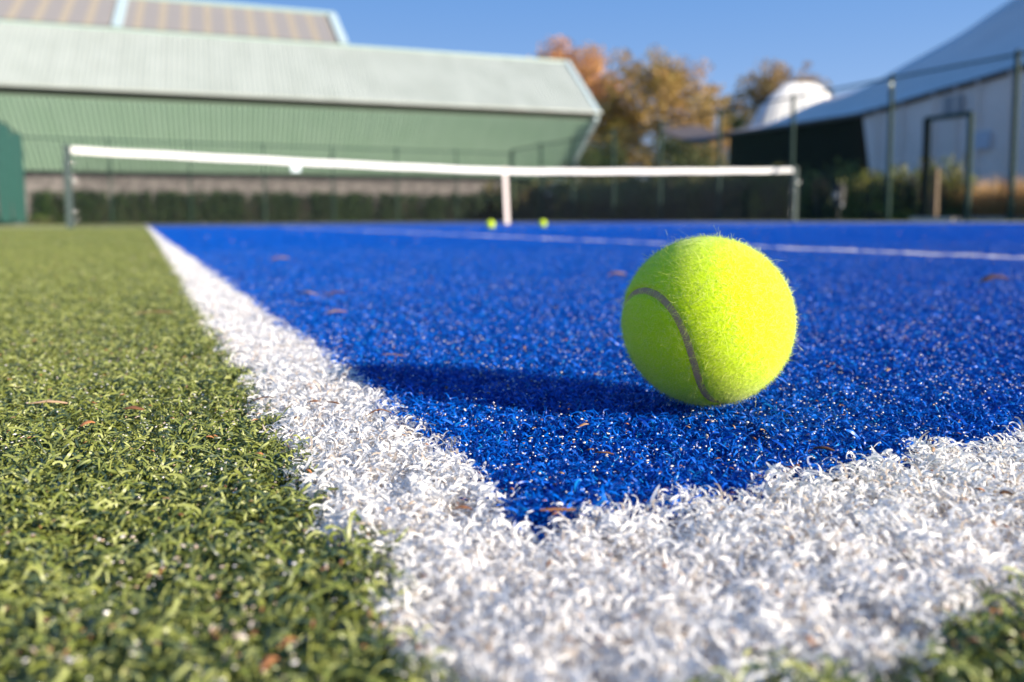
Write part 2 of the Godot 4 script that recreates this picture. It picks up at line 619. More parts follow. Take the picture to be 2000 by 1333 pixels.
	s.quad(Vector3(-44, 14.0, -9.95), Vector3(-15.2, 14.0, -9.95), Vector3(-15.2, 11.2, -16), Vector3(-44, 11.2, -16))
	put("back_slope", s.done(), M.trim, rl)

func tent_hall() -> void:
	var h := thing("tent_hall", "large grey fabric sports tent with sweeping roof beyond the fence", "tent")
	M.tent_roof = textured(speckle([Color(0.58, 0.48, 0.45), Color(0.64, 0.54, 0.51)], [0.3, 0.7], 0.008, 1.0, 31), 0.1, 0.45)
	M.tent_wall = textured(speckle([Color(0.78, 0.66, 0.61), Color(0.84, 0.72, 0.67)], [0.3, 0.7], 0.008, 1.0, 32), 0.1, 0.55)
	M.tent_edge = mat(Color(0.09, 0.07, 0.07), 0.7)
	M.black_screen = mat(Color(0.016, 0.012, 0.010), 0.95, 0.1)
	var eave_px := [[1415, 263], [1500, 252], [1600, 237], [1660, 228], [1690, 222], [1750, 205], [1840, 178], [1900, 161], [2000, 131], [2350, 25]]
	var top_px := [[1425, 257], [1505, 240], [1600, 198], [1665, 179], [1704, 163], [1760, 131], [1830, 93], [1887, 60], [1976, 0], [2320, -215]]
	var eave := []
	var top := []
	for q in eave_px: eave.append(on_x(q[0], q[1], 20.0))
	for q in top_px: top.append(on_x(q[0], q[1], 27.0))
	# smooth both edges and hang the fabric between them in a shallow sag
	var rows := []
	var c0 := Curve3D.new()
	var c1 := Curve3D.new()
	for k in eave.size():
		var ta: Vector3 = (eave[mini(k + 1, eave.size() - 1)] - eave[maxi(k - 1, 0)]) / 6.0
		var tb: Vector3 = (top[mini(k + 1, top.size() - 1)] - top[maxi(k - 1, 0)]) / 6.0
		c0.add_point(eave[k], -ta, ta)
		c1.add_point(top[k], -tb, tb)
	var n := 40
	var ra := []
	var edge := PackedVector3Array()
	for k in n + 1:
		var u := float(k) / n * (eave.size() - 1)
		var i := mini(int(u), eave.size() - 2)
		var a: Vector3 = c0.sample(i, u - i)
		var b: Vector3 = c1.sample(i, u - i)
		edge.append(a)
		var row := []
		for q in 9:
			var t := q / 8.0
			var p := a.lerp(b, t)
			p.y -= 0.55 * sin(PI * t) * (b.y - a.y) * 0.25
			row.append(p)
		for q in 6:                                   # over the ridge and down the far side
			var t := (q + 1) / 6.0
			row.append(b + Vector3(12.0 * t, -(b.y - 2.5) * t * t, 0))
		rows.append(row)
	var s := Shape.new()
	s.sheet(rows)
	put("roof_membrane", s.done(), M.tent_roof, h)
	s = Shape.new()
	for k in n:
		s.tube(edge[k], edge[k + 1], 0.085, 6)
	put("eave_tube", s.done(), M.tent_edge, h)
	# wall panels below the eave, then the black screened part
	var k0 := int(4.0 / (eave.size() - 1) * n)
	var first := true
	for k in range(k0, n, 3):
		var a := edge[k]
		var b := edge[mini(k + 3, n)]
		s = Shape.new()
		var fa := Vector3(a.x + 0.05, 0.0, a.z)
		if first: fa.z += 0.55
		first = false
		var fb := Vector3(b.x + 0.05, 0.0, b.z)
		s.quad(fa, fb, b + Vector3(0.05, 0, 0), a + Vector3(0.05, 0, 0))
		put("wall_panel", s.done(), M.tent_wall, h)
		s = Shape.new()
		s.tube(fb - Vector3(0.06, 0, 0), b - Vector3(0.06, 0, 0), 0.03, 6)
		put("frame_pole", s.done(), M.tent_wall, h)
	var vent := mat(Color(0.30, 0.29, 0.31), 0.6)
	for e in [[1845, 1880, 190, 222, vent, "vent_flap"], [1905, 1935, 258, 290, mat(Color(0.48, 0.52, 0.62), 0.5), "blue_patch"]]:
		s = Shape.new()
		var a := on_x(e[0], e[2], 19.97)
		var b := on_x(e[1], e[3], 19.97)
		s.box(Vector3(19.93, minf(a.y, b.y), minf(a.z, b.z)), Vector3(19.98, maxf(a.y, b.y), maxf(a.z, b.z)))
		put(e[5], s.done(), e[4], h)
	s = Shape.new()
	for k in range(0, k0 + 2):
		var a := edge[k] + Vector3(0.25, 0, 0)
		var b := edge[k + 1] + Vector3(0.25, 0, 0)
		s.quad(Vector3(a.x, 0, a.z), Vector3(b.x, 0, b.z), b, a)
	put("black_screen", s.done(), M.black_screen, h)
	s = Shape.new()
	s.quad(Vector3(edge[0].x + 0.25, 0, edge[0].z), Vector3(edge[0].x + 0.25, 3.1, edge[0].z), Vector3(27, 3.1, edge[0].z - 7), Vector3(27, 0, edge[0].z - 7))
	put("end_screen", s.done(), M.black_screen, h)
	# the slim awning that runs on past the screen
	s = Shape.new()
	var a0 := on_x(1288, 252, 20.0)
	var a1 := edge[0]
	for q in 8:
		var t0 := q / 8.0
		var t1 := (q + 1) / 8.0
		var p := a0.lerp(a1, t0) - Vector3(0, 0.35 * sin(PI * t0), 0)
		var r := a0.lerp(a1, t1) - Vector3(0, 0.35 * sin(PI * t1), 0)
		var dn := Vector3(0.1, -0.12, 0)
		s.quad(p + dn, r + dn, r, p)
		s.quad(p, r, r + Vector3(2.2, 0.25, 0), p + Vector3(2.2, 0.25, 0))
	put("awning", s.done(), M.tent_edge, h)

func air_dome() -> void:
	var c := far(1560, 425, 62.0)
	var d := thing("air_dome", "small white rounded air dome behind the grey tent", "dome", Vector3(c.x, 0, c.z), -YAW)
	var rows := []
	for y in 13:
		var el := PI / 2.0 * y / 12.0
		var row := []
		for x in 33:
			var a := TAU * x / 32.0
			var rx := 4.1 * pow(cos(el), 0.8) if y < 12 else 0.0
			row.append(Vector3(cos(a) * rx, 10.6 * pow(sin(el), 0.9) if y > 0 else 0.0, -sin(a) * rx * (0.2 if sin(a) < 0.0 else 2.6)))
		rows.append(row)
	var s := Shape.new()
	s.sheet(rows)
	M.dome = mat(Color(0.78, 0.77, 0.76), 0.5)
	put("membrane", s.done(), M.dome, d)
	for k in 8:                                        # welded seams
		s = Shape.new()
		for y in 11:
			var a: Vector3 = rows[y][k * 4]
			var b: Vector3 = rows[y + 1][k * 4]
			s.tube(a, b, 0.06, 5)
		put("seam_rib", s.done(), M.dome, d)

# ---------------------------------------------------------------- fences and net

func wire_mesh(a: Vector3, b: Vector3, h: float, pitch := 0.075) -> ArrayMesh:
	var s := Shape.new()
	var along := (b - a)
	var length := along.length()
	along = along.normalized()
	var r := 0.0017
	var t := -h
	while t < length:
		for way in [0, 1]:
			var u0 := t
			var u1 := t + h
			var y0 := 0.0 if way == 0 else h
			var y1 := h if way == 0 else 0.0
			if u0 < 0.0:
				y0 = lerpf(y0, y1, -u0 / h)
				u0 = 0.0
			if u1 > length:
				y1 = lerpf(y0, y1, (length - u0) / (u1 - u0))
				u1 = length
			if u1 - u0 > 0.02:
				s.tube(a + along * u0 + Vector3.UP * (y0 + 0.03), a + along * u1 + Vector3.UP * (y1 + 0.03), r, 3)
		t += pitch
	return s.done()

func fence(label: String, spots: Array, h: float, gap := -1) -> Node3D:
	var a: Vector3 = spots[0]
	var f := thing("chain_link_fence", label, "fence", Vector3.ZERO, 0.0, "green fences round the court")
	for k in spots.size():
		var s := Shape.new()
		var p: Vector3 = spots[k]
		s.tube(p, p + Vector3.UP * (h + 0.05), 0.048 if h > 3.0 else 0.034, 12)
		var o := put("fence_post", s.done(), M.green_metal, f)
		s = Shape.new()
		s.tube(p + Vector3.UP * (h + 0.05), p + Vector3.UP * (h + 0.085), 0.054 if h > 3.0 else 0.04, 12, Color.WHITE, 0.02)
		put("post_cap", s.done(), M.green_metal, o)
	for k in spots.size() - 1:
		var s := Shape.new()
		s.tube(spots[k] + Vector3.UP * h, spots[k + 1] + Vector3.UP * h, 0.024, 8)
		put("top_rail", s.done(), M.green_metal, f)
		tag(put("wire_mesh", wire_mesh(spots[k], spots[k + 1], h), M.fence_wire, f), "", "", "", "stuff")
	return f

func fences() -> void:
	var right := []
	for z in [3.7, 6.45, 9.23, 11.9, 14.72, 17.45, 20.2, 22.9, 25.7, 28.3, 31.0]: right.append(Vector3(14.6, 0, -z))
	fence("green chain link fence with tall posts before the grey tent", right, 3.04)
	var back := []
	for k in 8: back.append(Vector3(-3.62 + 18.22 * k / 7.0, 0, -31.0 - 0.001 * k))
	back.pop_back()
	back.append(Vector3(14.5, 0, -31.0))
	fence("green chain link fence before the hedge and pale green hall", back, 2.92)
	var left := []
	for z in [20.0, 22.7, 25.4, 28.1, 30.9]: left.append(Vector3(-3.66, 0, -z))
	var lf := fence("green side fence hung with a dark teal windscreen", left, 2.98)
	var teal := textured(speckle([Color(0.010, 0.070, 0.058), Color(0.018, 0.095, 0.08)], [0.3, 0.7], 0.02, 1.0, 41), 0.5, 0.8)
	for k in 4:
		var rows := []
		for y in 9:
			var row := []
			for x in 13:
				var p: Vector3 = (left[k] as Vector3).lerp(left[k + 1], 0.02 + 0.96 * x / 12.0)
				row.append(p + Vector3(0.06 + 0.03 * sin(x * 1.3 + y * 0.5 + k), 0.08 + 2.82 * y / 8.0 - (0.05 * sin(PI * x / 6.0) if y == 8 else 0.0), 0))
			rows.append(row)
		var s := Shape.new()
		s.sheet(rows)
		put("windscreen_panel", s.done(), teal, lf)
	# the gate frame in the fence before the tent
	var g := thing("gate", "open green metal gate frame set in the fence before the tent", "gate", Vector3(14.6, 0, -10.45))
	var s := Shape.new()
	s.tube(Vector3(-0.12, 0, -0.48), Vector3(-0.12, 2.08, -0.48), 0.075, 12)
	put("gate_post", s.done(), mat(Color(0.004, 0.010, 0.011), 0.8, 0.2), g)  # same metal as the other post, with shade painted into its colour
	s = Shape.new()
	s.tube(Vector3(-0.12, 0, 0.45), Vector3(-0.12, 2.08, 0.45), 0.055, 12)
	put("gate_post", s.done(), M.green_metal, g)
	s = Shape.new()
	s.tube(Vector3(-0.12, 2.06, -0.50), Vector3(-0.12, 2.06, 0.47), 0.05, 10)
	put("gate_bar", s.done(), M.green_metal, g)
	s = Shape.new()
	s.box(Vector3(-0.02, 0.0, -0.40), Vector3(0.06, 1.05, -0.30))
	put("wooden_stop", s.done(), mat(Color(0.17, 0.12, 0.075), 0.85), g)

func net() -> void:
	var z := -11.885
	var posts := [Vector3(-0.914, 0, z), Vector3(11.887, 0, z)]
	var names := ["grey green square net post beside the green windscreen", "grey green square net post beside the chain link fence"]
	for k in 2:
		var t := thing("net_post", names[k], "post", posts[k], 0.0, "posts of the tennis net")
		var s := Shape.new()
		s.box(Vector3(-0.042, -0.01, -0.042), Vector3(0.042, 1.075, 0.042))
		put("post", s.done(), M.post_metal, t)
		s = Shape.new()
		s.obox(Transform3D(Basis(), Vector3(0, 1.085, 0)), Vector3(0.094, 0.02, 0.094))
		put("post_cap", s.done(), M.post_metal, t)
		var side := 1.0 if k == 0 else -1.0
		for y in [0.87, 0.67, 0.60, 0.22, 0.10]:
			s = Shape.new()
			var prev := Vector3.ZERO
			for q in 9:
				var a := TAU * q / 8.0
				var p := Vector3(side * 0.07 + 0.02 * cos(a), y + 0.02 * sin(a), 0.0)
				if q > 0: s.tube(prev, p, 0.005, 6)
				prev = p
			put("lacing_hook", s.done(), M.steel, t)
		if k == 1:
			s = Shape.new()
			s.tube(Vector3(0.042, 0.78, 0), Vector3(0.10, 0.78, 0), 0.035, 12)
			put("winder", s.done(), M.steel, t)
	var n := thing("tennis_net", "white taped tennis net sagging to its centre strap", "net", Vector3(0, 0, z))
	var x0 := -0.86
	var x1 := 11.83
	var height := func(x: float) -> float:
		var u := absf(x - 5.485) / 6.35
		return 0.925 + 0.145 * pow(u, 1.25)
	var rows := [[], [], [], [], []]
	var steps := 80
	for k in steps + 1:
		var x := lerpf(x0, x1, float(k) / steps)
		var h: float = height.call(x) + 0.003 * sin(x * 5.0)
		rows[0].append(Vector3(x, h - 0.085, 0.009))
		rows[1].append(Vector3(x, h - 0.01, 0.011))
		rows[2].append(Vector3(x, h, 0))
		rows[3].append(Vector3(x, h - 0.01, -0.011))
		rows[4].append(Vector3(x, h - 0.085, -0.009))
	var s := Shape.new()
	s.sheet(rows)
	put("headband", s.done(), M.tape, n)
	s = Shape.new()
	var x := x0
	while x < x1:
		s.tube(Vector3(x, 0.02, 0), Vector3(x, height.call(x) - 0.05, 0), 0.0028, 3)
		x += 0.044
	var y := 0.03
	while y < 1.0:
		var prev := Vector3(x0, y * height.call(x0), 0)
		for k in 24:
			var xx := lerpf(x0, x1, (k + 1) / 24.0)
			var p := Vector3(xx, y * (height.call(xx) - 0.05), 0)
			s.tube(prev, p, 0.0028, 3)
			prev = p
		y += 0.044
	tag(put("netting", s.done(), M.cord, n), "", "", "", "stuff")
	s = Shape.new()
	s.obox(Transform3D(Basis(Vector3.BACK, 0.045), Vector3(5.475, 0.47, 0.0)), Vector3(0.075, 0.94, 0.03))
	put("centre_strap", s.done(), M.strap, n)
	s = Shape.new()
	s.box(Vector3(1.98, 0.80, 0.012), Vector3(2.11, 0.925, 0.018))
	put("label_flap", s.done(), mat(Color(0.62, 0.72, 0.74), 0.6), n)
	s = Shape.new()
	s.tube(Vector3(x0, 0.02, 0), Vector3(x1, 0.02, 0), 0.004, 6)
	put("bottom_cord", s.done(), M.cord, n)

# ---------------------------------------------------------------- plants

func leaf(s: Shape, p: Vector3, size: float, col: Color, up_bias := 0.3) -> void:
	var nrm := (dir_random() + Vector3.UP * up_bias).normalized()
	var a := nrm.cross(dir_random()).normalized()
	var b := nrm.cross(a)
	var l := size * rng.randf_range(0.7, 1.3)
	var k := s.v.size()
	s.v.append_array([p - a * l * 0.5, p + b * l * 0.3 + nrm * l * 0.08, p + a * l * 0.5, p - b * l * 0.3 + nrm * l * 0.08])
	s.n.append_array([nrm, nrm, nrm, nrm])
	s.c.append_array([col, col, col, col])
	s.i.append_array([k, k + 1, k + 2, k, k + 2, k + 3])

func tone(cols: Array) -> Color:
	var a: Color = cols[rng.randi() % cols.size()]
	var b: Color = cols[rng.randi() % cols.size()]
	return a.lerp(b, rng.randf()) * rng.randf_range(0.8, 1.2)

func tree(called: String, label: String, at: Vector3, height: float, spread: float, cols: Array, leaves: int, size: float, bare := 0.25, group := "autumn trees behind the court") -> void:
	var t := thing(called, label, "tree", Vector3(at.x, 0, at.z), 0.0, group)
	var wood := Shape.new()
	var crown := Shape.new()
	var fork := Vector3(rng.randf_range(-0.3, 0.3), height * bare, rng.randf_range(-0.3, 0.3))
	wood.tube(Vector3.ZERO, fork, height * 0.022, 9, Color.WHITE, height * 0.016)
	wood.tube(fork, Vector3(rng.randf_range(-0.4, 0.4), height * 0.86, 0), height * 0.016, 8, Color.WHITE, height * 0.004)
	var clumps := []
	var limbs := 26
	for k in limbs:
		var f := 0.15 + 0.85 * pow(float(k) / limbs, 0.8)
		var a := k * 2.4 + rng.randf_range(-0.4, 0.4)
		var reach := spread * (0.35 + 0.65 * sin(PI * pow(f, 0.75))) * rng.randf_range(0.65, 1.1)
		var from := fork.lerp(Vector3(0, height * 0.85, 0), f * 0.9)
		var to := Vector3(cos(a) * reach, lerpf(height * (bare + 0.05), height * 0.93, f) + rng.randf_range(-0.3, 0.5), sin(a) * reach)
		wood.tube(from, to, height * 0.007 * (1.3 - f), 5, Color.WHITE, 0.012)
		clumps.append([to, spread * rng.randf_range(0.22, 0.40)])
		clumps.append([from.lerp(to, 0.6), spread * rng.randf_range(0.18, 0.32)])
		for q in 2:
			clumps.append([to + dir_random() * spread * 0.34, spread * rng.randf_range(0.12, 0.24)])
	clumps.append([Vector3(0, height * 0.94, 0), spread * 0.22])
	var total := 0.0
	for c in clumps: total += c[1] * c[1]
	for c in clumps:
		var tint := tone(cols)
		for k in int(leaves * c[1] * c[1] / total):
			var p: Vector3 = c[0] + dir_random() * c[1] * pow(rng.randf(), 0.45) * Vector3(1, 0.85, 1)
			leaf(crown, p, size, tint.lerp(tone(cols), 0.45))
	put("trunk", wood.done(), M.bark, t)
	put("crown", crown.done(), M.leaf, t)

func shrub(called: String, label: String, category: String, at: Vector3, size: Vector3, cols: Array, leaves: int, leaf_size: float, group := "") -> void:
	var t := thing(called, label, category, Vector3(at.x, 0, at.z), 0.0, group)
	var s := Shape.new()
	var stems := Shape.new()
	var n := maxi(8, int(size.x * size.z * 16.0))
	var per := leaves / n
	for k in n:
		var c := Vector3(rng.randf_range(-0.5, 0.5) * size.x, 0, rng.randf_range(-0.5, 0.5) * size.z)
		var h := size.y * (rng.randf_range(0.84, 1.04) if "hedge" in called else rng.randf_range(0.5, 1.15))
		stems.tube(c, c + Vector3(rng.randf_range(-0.1, 0.1), h * 0.8, rng.randf_range(-0.1, 0.1)), 0.015, 4, Color.WHITE, 0.005)
		var tint := tone(cols)
		var r := 0.34
		for q in per:
			var y := rng.randf()
			var p := c + Vector3(0, y * h, 0) + dir_random() * r * (1.05 - 0.5 * y) * pow(rng.randf(), 0.5)
			p.y = clampf(p.y, 0.02, h * 1.05)
			leaf(s, p, leaf_size, tint.lerp(tone(cols), 0.5))
	# close-set twigs fill the middle
	for k in n * 6:
		var c := Vector3(rng.randf_range(-0.5, 0.5) * size.x, 0.02, rng.randf_range(-0.5, 0.5) * size.z * 0.7)
		stems.tube(c, c + Vector3(rng.randf_range(-0.3, 0.3), size.y * rng.randf_range(0.5, 0.9), rng.randf_range(-0.1, 0.1)), 0.02, 4, Color.WHITE, 0.012)
	put("foliage", s.done(), M.leaf, t)
	tag(put("stems", stems.done(), M.bark, t), "", "", "", "stuff")

func grass_clump(label: String, at: Vector3, h: float, r: float, cols: Array, n: int) -> void:
	var t := thing("ornamental_grass", label, "plant", Vector3(at.x, 0, at.z), 0.0, "ornamental grasses by the gate")
	var s := Shape.new()
	for k in n:
		var a := rng.randf() * TAU
		var out := Vector3(cos(a), 0, sin(a))
		var base := out * r * 0.75 * sqrt(rng.randf())
		var l := h * rng.randf_range(0.35, 1.2) * (1.0 - 0.45 * base.length() / r)
		var lean := rng.randf_range(0.1, 0.9) * r
		var pts := PackedVector3Array()
		var acr := PackedVector3Array()
		var wid := PackedFloat32Array()
		for q in 5:
			var u := q / 4.0
			pts.append(base + out * lean * u * u + Vector3.UP * l * (u - 0.25 * u * u * lean / r))
			acr.append(Vector3(-out.z, 0, out.x))
			wid.append(0.022 * (1.0 - 0.8 * u))
		s.ribbon(pts, acr, wid, tone(cols))
	put("blades", s.done(), M.leaf, t)

func vegetation() -> void:
	var orange := [Color(0.62, 0.31, 0.14), Color(0.55, 0.33, 0.10), Color(0.52, 0.27, 0.16)]
	var gold := [Color(0.42, 0.27, 0.08), Color(0.48, 0.29, 0.12), Color(0.33, 0.21, 0.10), Color(0.29, 0.24, 0.06)]
	var brown := [Color(0.32, 0.20, 0.08), Color(0.40, 0.25, 0.08), Color(0.16, 0.14, 0.06)]
	var green := [Color(0.035, 0.06, 0.015), Color(0.06, 0.09, 0.02), Color(0.02, 0.04, 0.015)]
	var hedge := [Color(0.03, 0.055, 0.014), Color(0.05, 0.085, 0.02), Color(0.022, 0.038, 0.012)]
	var rust := [Color(0.08, 0.115, 0.035), Color(0.15, 0.14, 0.045), Color(0.17, 0.115, 0.055), Color(0.055, 0.075, 0.022)]
	var tan_green := [Color(0.12, 0.17, 0.05), Color(0.21, 0.20, 0.07), Color(0.24, 0.17, 0.085), Color(0.08, 0.11, 0.035)]
	tree("autumn_tree", "peach orange tree rising over the end of the pale hall", far(1118, 425, 64.0), 14.0, 4.2, orange, 12000, 0.31)
	tree("autumn_tree", "tall golden brown tree between the hall and the dome", far(1290, 425, 58.0), 11.9, 4.5, gold, 11500, 0.28, 0.16)
	tree("autumn_tree", "slim thinning brown tree standing beside the golden one", far(1388, 425, 60.0), 10.4, 1.7, gold, 2400, 0.24, 0.2)
	tree("autumn_tree", "low amber tree standing between peach and golden trees", far(1200, 425, 60.0), 9.4, 3.0, gold, 6500, 0.27, 0.1)
	tree("autumn_tree", "dark gold rounded tree behind the white air dome", far(1520, 425, 80.0), 15.4, 5.2, brown, 12000, 0.33)
	tree("evergreen_tree", "small dark evergreen tree before the dark gold tree", far(1425, 425, 74.0), 10.4, 1.6, green, 3000, 0.28, 0.1, "evergreens behind the court")
	tree("evergreen_tree", "low dark green tree filling the gap under the golden tree", far(1330, 425, 52.0), 5.2, 3.0, green + rust, 5000, 0.24, 0.05, "evergreens behind the court")
	tree("evergreen_tree", "low dark green tree against the end of the pale hall", far(1165, 425, 55.0), 5.0, 2.6, green + rust, 5000, 0.24, 0.05, "evergreens behind the court")
	# hedge behind the back fence, low before the hall and taller past its end
	var x := -3.4
	while x < 14.0:
		shrub("hedge_shrub", "clipped dark green shrub of the low hedge before the hall", "hedge", Vector3(x + 1.3, 0, -32.3), Vector3(2.7, 1.15, 0.9), hedge, 6500, 0.12, "low hedge before the hall")
		x += 2.6
	for q in [[14.6, 1.75], [17.0, 1.9], [19.4, 2.0], [21.8, 2.1], [24.4, 2.1], [27.0, 2.2]]:
		shrub("tall_hedge_shrub", "tall dark brownish green shrub of the hedge past the hall", "hedge", Vector3(q[0] + 1.0, 0, -33.0), Vector3(2.7, q[1], 1.2), tan_green, 6500, 0.15, "tall hedge past the hall")
	# planting between the fence and the tent
	for q in [[16.6, 28.0, 1.5], [16.5, 25.6, 1.4], [16.5, 23.2, 1.45], [16.4, 20.9, 1.35], [16.4, 18.8, 1.4]]:
		shrub("mixed_shrub", "loose dark shrub in the planting between fence and black screen", "shrub", Vector3(q[0], 0, -q[1]), Vector3(1.6, q[2], 2.6), tan_green + rust, 3800, 0.12, "shrubs between the fence and the black screen")
	var lime := [Color(0.36, 0.36, 0.06), Color(0.22, 0.26, 0.06), Color(0.44, 0.34, 0.07), Color(0.14, 0.19, 0.06)]
	for q in [[16.2, 16.7, 1.32], [16.2, 15.1, 1.45], [16.1, 13.2, 1.15], [16.1, 12.0, 1.2]]:
		shrub("mixed_shrub", "yellow green leafy shrub in the planting before the tent wall", "shrub", Vector3(q[0], 0, -q[1]), Vector3(1.1, q[2], 1.5), lime + rust, 3600, 0.10, "yellow green shrubs before the tent")
	var straw := [Color(0.68, 0.44, 0.24), Color(0.62, 0.38, 0.17), Color(0.55, 0.37, 0.12)]
	grass_clump("straw orange ornamental grass seen through the gate frame", Vector3(16.4, 0, -10.55), 1.0, 0.75, straw, 2600)
	grass_clump("straw orange ornamental grass beside the gate frame", Vector3(16.3, 0, -9.6), 0.95, 0.75, straw, 2600)
	shrub("mixed_shrub", "dark shrub beside the straw coloured ornamental grass", "shrub", Vector3(16.0, 0, -8.4), Vector3(1.2, 1.0, 1.6), rust + hedge, 3000, 0.10)
	# a mown verge shows below the shrubs
	for q in [[15.4, 12.6], [15.5, 11.6], [-4.2, 30.5], [-3.3, 31.6]]:
		var light := [Color(0.16, 0.22, 0.03), Color(0.12, 0.17, 0.03)]
		shrub("weed_clump", "low bright green weeds at the foot of the %s" % ("right side fence posts" if q[0] > 0 else "teal windscreen"), "weeds", Vector3(q[0], 0, -q[1]), Vector3(0.6, 0.26, 1.0), light, 700, 0.05, "weeds at the fence foot")

# ---------------------------------------------------------------- small things

func small_furniture() -> void:
	var at := on_x(1637, 420, 13.9)
	var b := thing("litter_bin", "black bin on a stand with pale panel by the fence", "bin", Vector3(13.9, 0, at.z))
	var black := mat(Color(0.012, 0.013, 0.014), 0.4)
	var s := Shape.new()
	s.tube(Vector3(0, 0, 0), Vector3(0, 0.5, 0), 0.03, 8)
	s.tube(Vector3(0, 0, 0), Vector3(0, 0.02, 0), 0.15, 14)
	put("stand", s.done(), black, b)
	s = Shape.new()
	s.tube(Vector3(0, 0.32, 0), Vector3(0, 0.72, 0), 0.13, 16, Color.WHITE, 0.17)
	put("bucket", s.done(), black, b)
	s = Shape.new()
	s.tube(Vector3(0, 0.72, 0), Vector3(0, 0.82, 0), 0.18, 16, Color.WHITE, 0.08)
	put("hood", s.done(), black, b)
	s = Shape.new()
	s.box(Vector3(-0.185, 0.50, 0.02), Vector3(-0.165, 0.62, 0.14))
	put("pale_panel", s.done(), mat(Color(0.25, 0.26, 0.28), 0.4), b)
	s = Shape.new()
	s.box(Vector3(-0.06, 0.30, 0.06), Vector3(-0.03, 0.40, 0.16))
	put("pale_panel", s.done(), mat(Color(0.25, 0.26, 0.28), 0.4), b)
	# pale slabs in the gateway
	for q in [[14.55, 10.6, 0.9], [15.3, 10.1, 1.0]]:
		s = Shape.new()
		s.box(Vector3(q[0] - 0.35, -0.011, -q[1] - q[2] / 2.0), Vector3(q[0] + 0.35, 0.07, -q[1] + q[2] / 2.0))
		tag(put("paving_slab", s.done(), mat(Color(0.50, 0.42, 0.37), 0.8)), "pale pinkish paving slab %s the gate frame" % ("under" if q[0] < 15 else "behind"), "slab", "paving slabs at the gate")
	# pale round fitting on the fence post before the tent
	var l := thing("post_fitting", "small pale round lamp fixed near the top of a fence post", "fitting", Vector3(14.52, 2.93, -11.85))
	s = Shape.new()
	var rows := []
	for y in 7:
		var el := -PI / 2.0 + PI * y / 6.0
		var row := []
		for xx in 12:
			row.append(Vector3(cos(TAU * xx / 12.0) * cos(el) * 0.06, sin(el) * 0.07, -sin(TAU * xx / 12.0) * cos(el) * 0.06) + Vector3(-0.04, -0.04, 0))
		rows.append(row)
	s.sheet(rows, Color.WHITE, true)
	put("round_body", s.done(), mat(Color(0.62, 0.66, 0.6), 0.3), l)
	s = Shape.new()
	s.tube(Vector3(0.05, 0.05, 0), Vector3(-0.04, 0.03, 0), 0.02, 8)
	put("bracket", s.done(), M.green_metal, l)
	# pale disc on the back fence
	var d := thing("fence_disc", "pale round disc hanging low on the back fence", "sign", Vector3(13.47, 0.6, -30.93))
	s = Shape.new()
	s.tube(Vector3(0, 0, 0), Vector3(0, 0, 0.02), 0.17, 20)
	put("disc", s.done(), mat(Color(0.40, 0.46, 0.42), 0.5), d)
	s = Shape.new()
	s.tube(Vector3(0, 0.12, -0.04), Vector3(0, 0.12, 0.0), 0.012, 6)
	put("tie", s.done(), M.steel, d)

# ---------------------------------------------------------------- balls

const SEAM_B := 0.144
const SEAM_ROWS := [[-0.58038, 0.75282, 0.31053], [-0.5616, -0.09387, -0.82207], [-0.58972, -0.6515, 0.47726]]
const BALL_R := 0.0330

func seam_point(t: float) -> Vector3:
	var a := 1.0 - SEAM_B
	return Vector3(a * cos(t) + SEAM_B * cos(3 * t), a * sin(t) - SEAM_B * sin(3 * t), 2.0 * sqrt(a * SEAM_B) * sin(2 * t)).normalized()

func seam_side(p: Vector3) -> float:           # zero on the seam
	var a := 1.0 - SEAM_B
	var b := SEAM_B
	var s := p.z / (2.0 * sqrt(a * b))
	return p.x * p.y - (a * a / 2.0 - a * b) * s + b * b / 2.0 * (3.0 * s - 4.0 * s * s * s)

func seam_distance(p: Vector3) -> float:       # signed, as an angle
	var g := seam_side(p)
	var e := 0.004
	var u := p.cross(Vector3.UP if absf(p.y) < 0.9 else Vector3.RIGHT).normalized()
	var w := p.cross(u)
	var gu := (seam_side((p + u * e).normalized()) - g) / e
	var gw := (seam_side((p + w * e).normalized()) - g) / e
	return g / maxf(sqrt(gu * gu + gw * gw), 0.25)

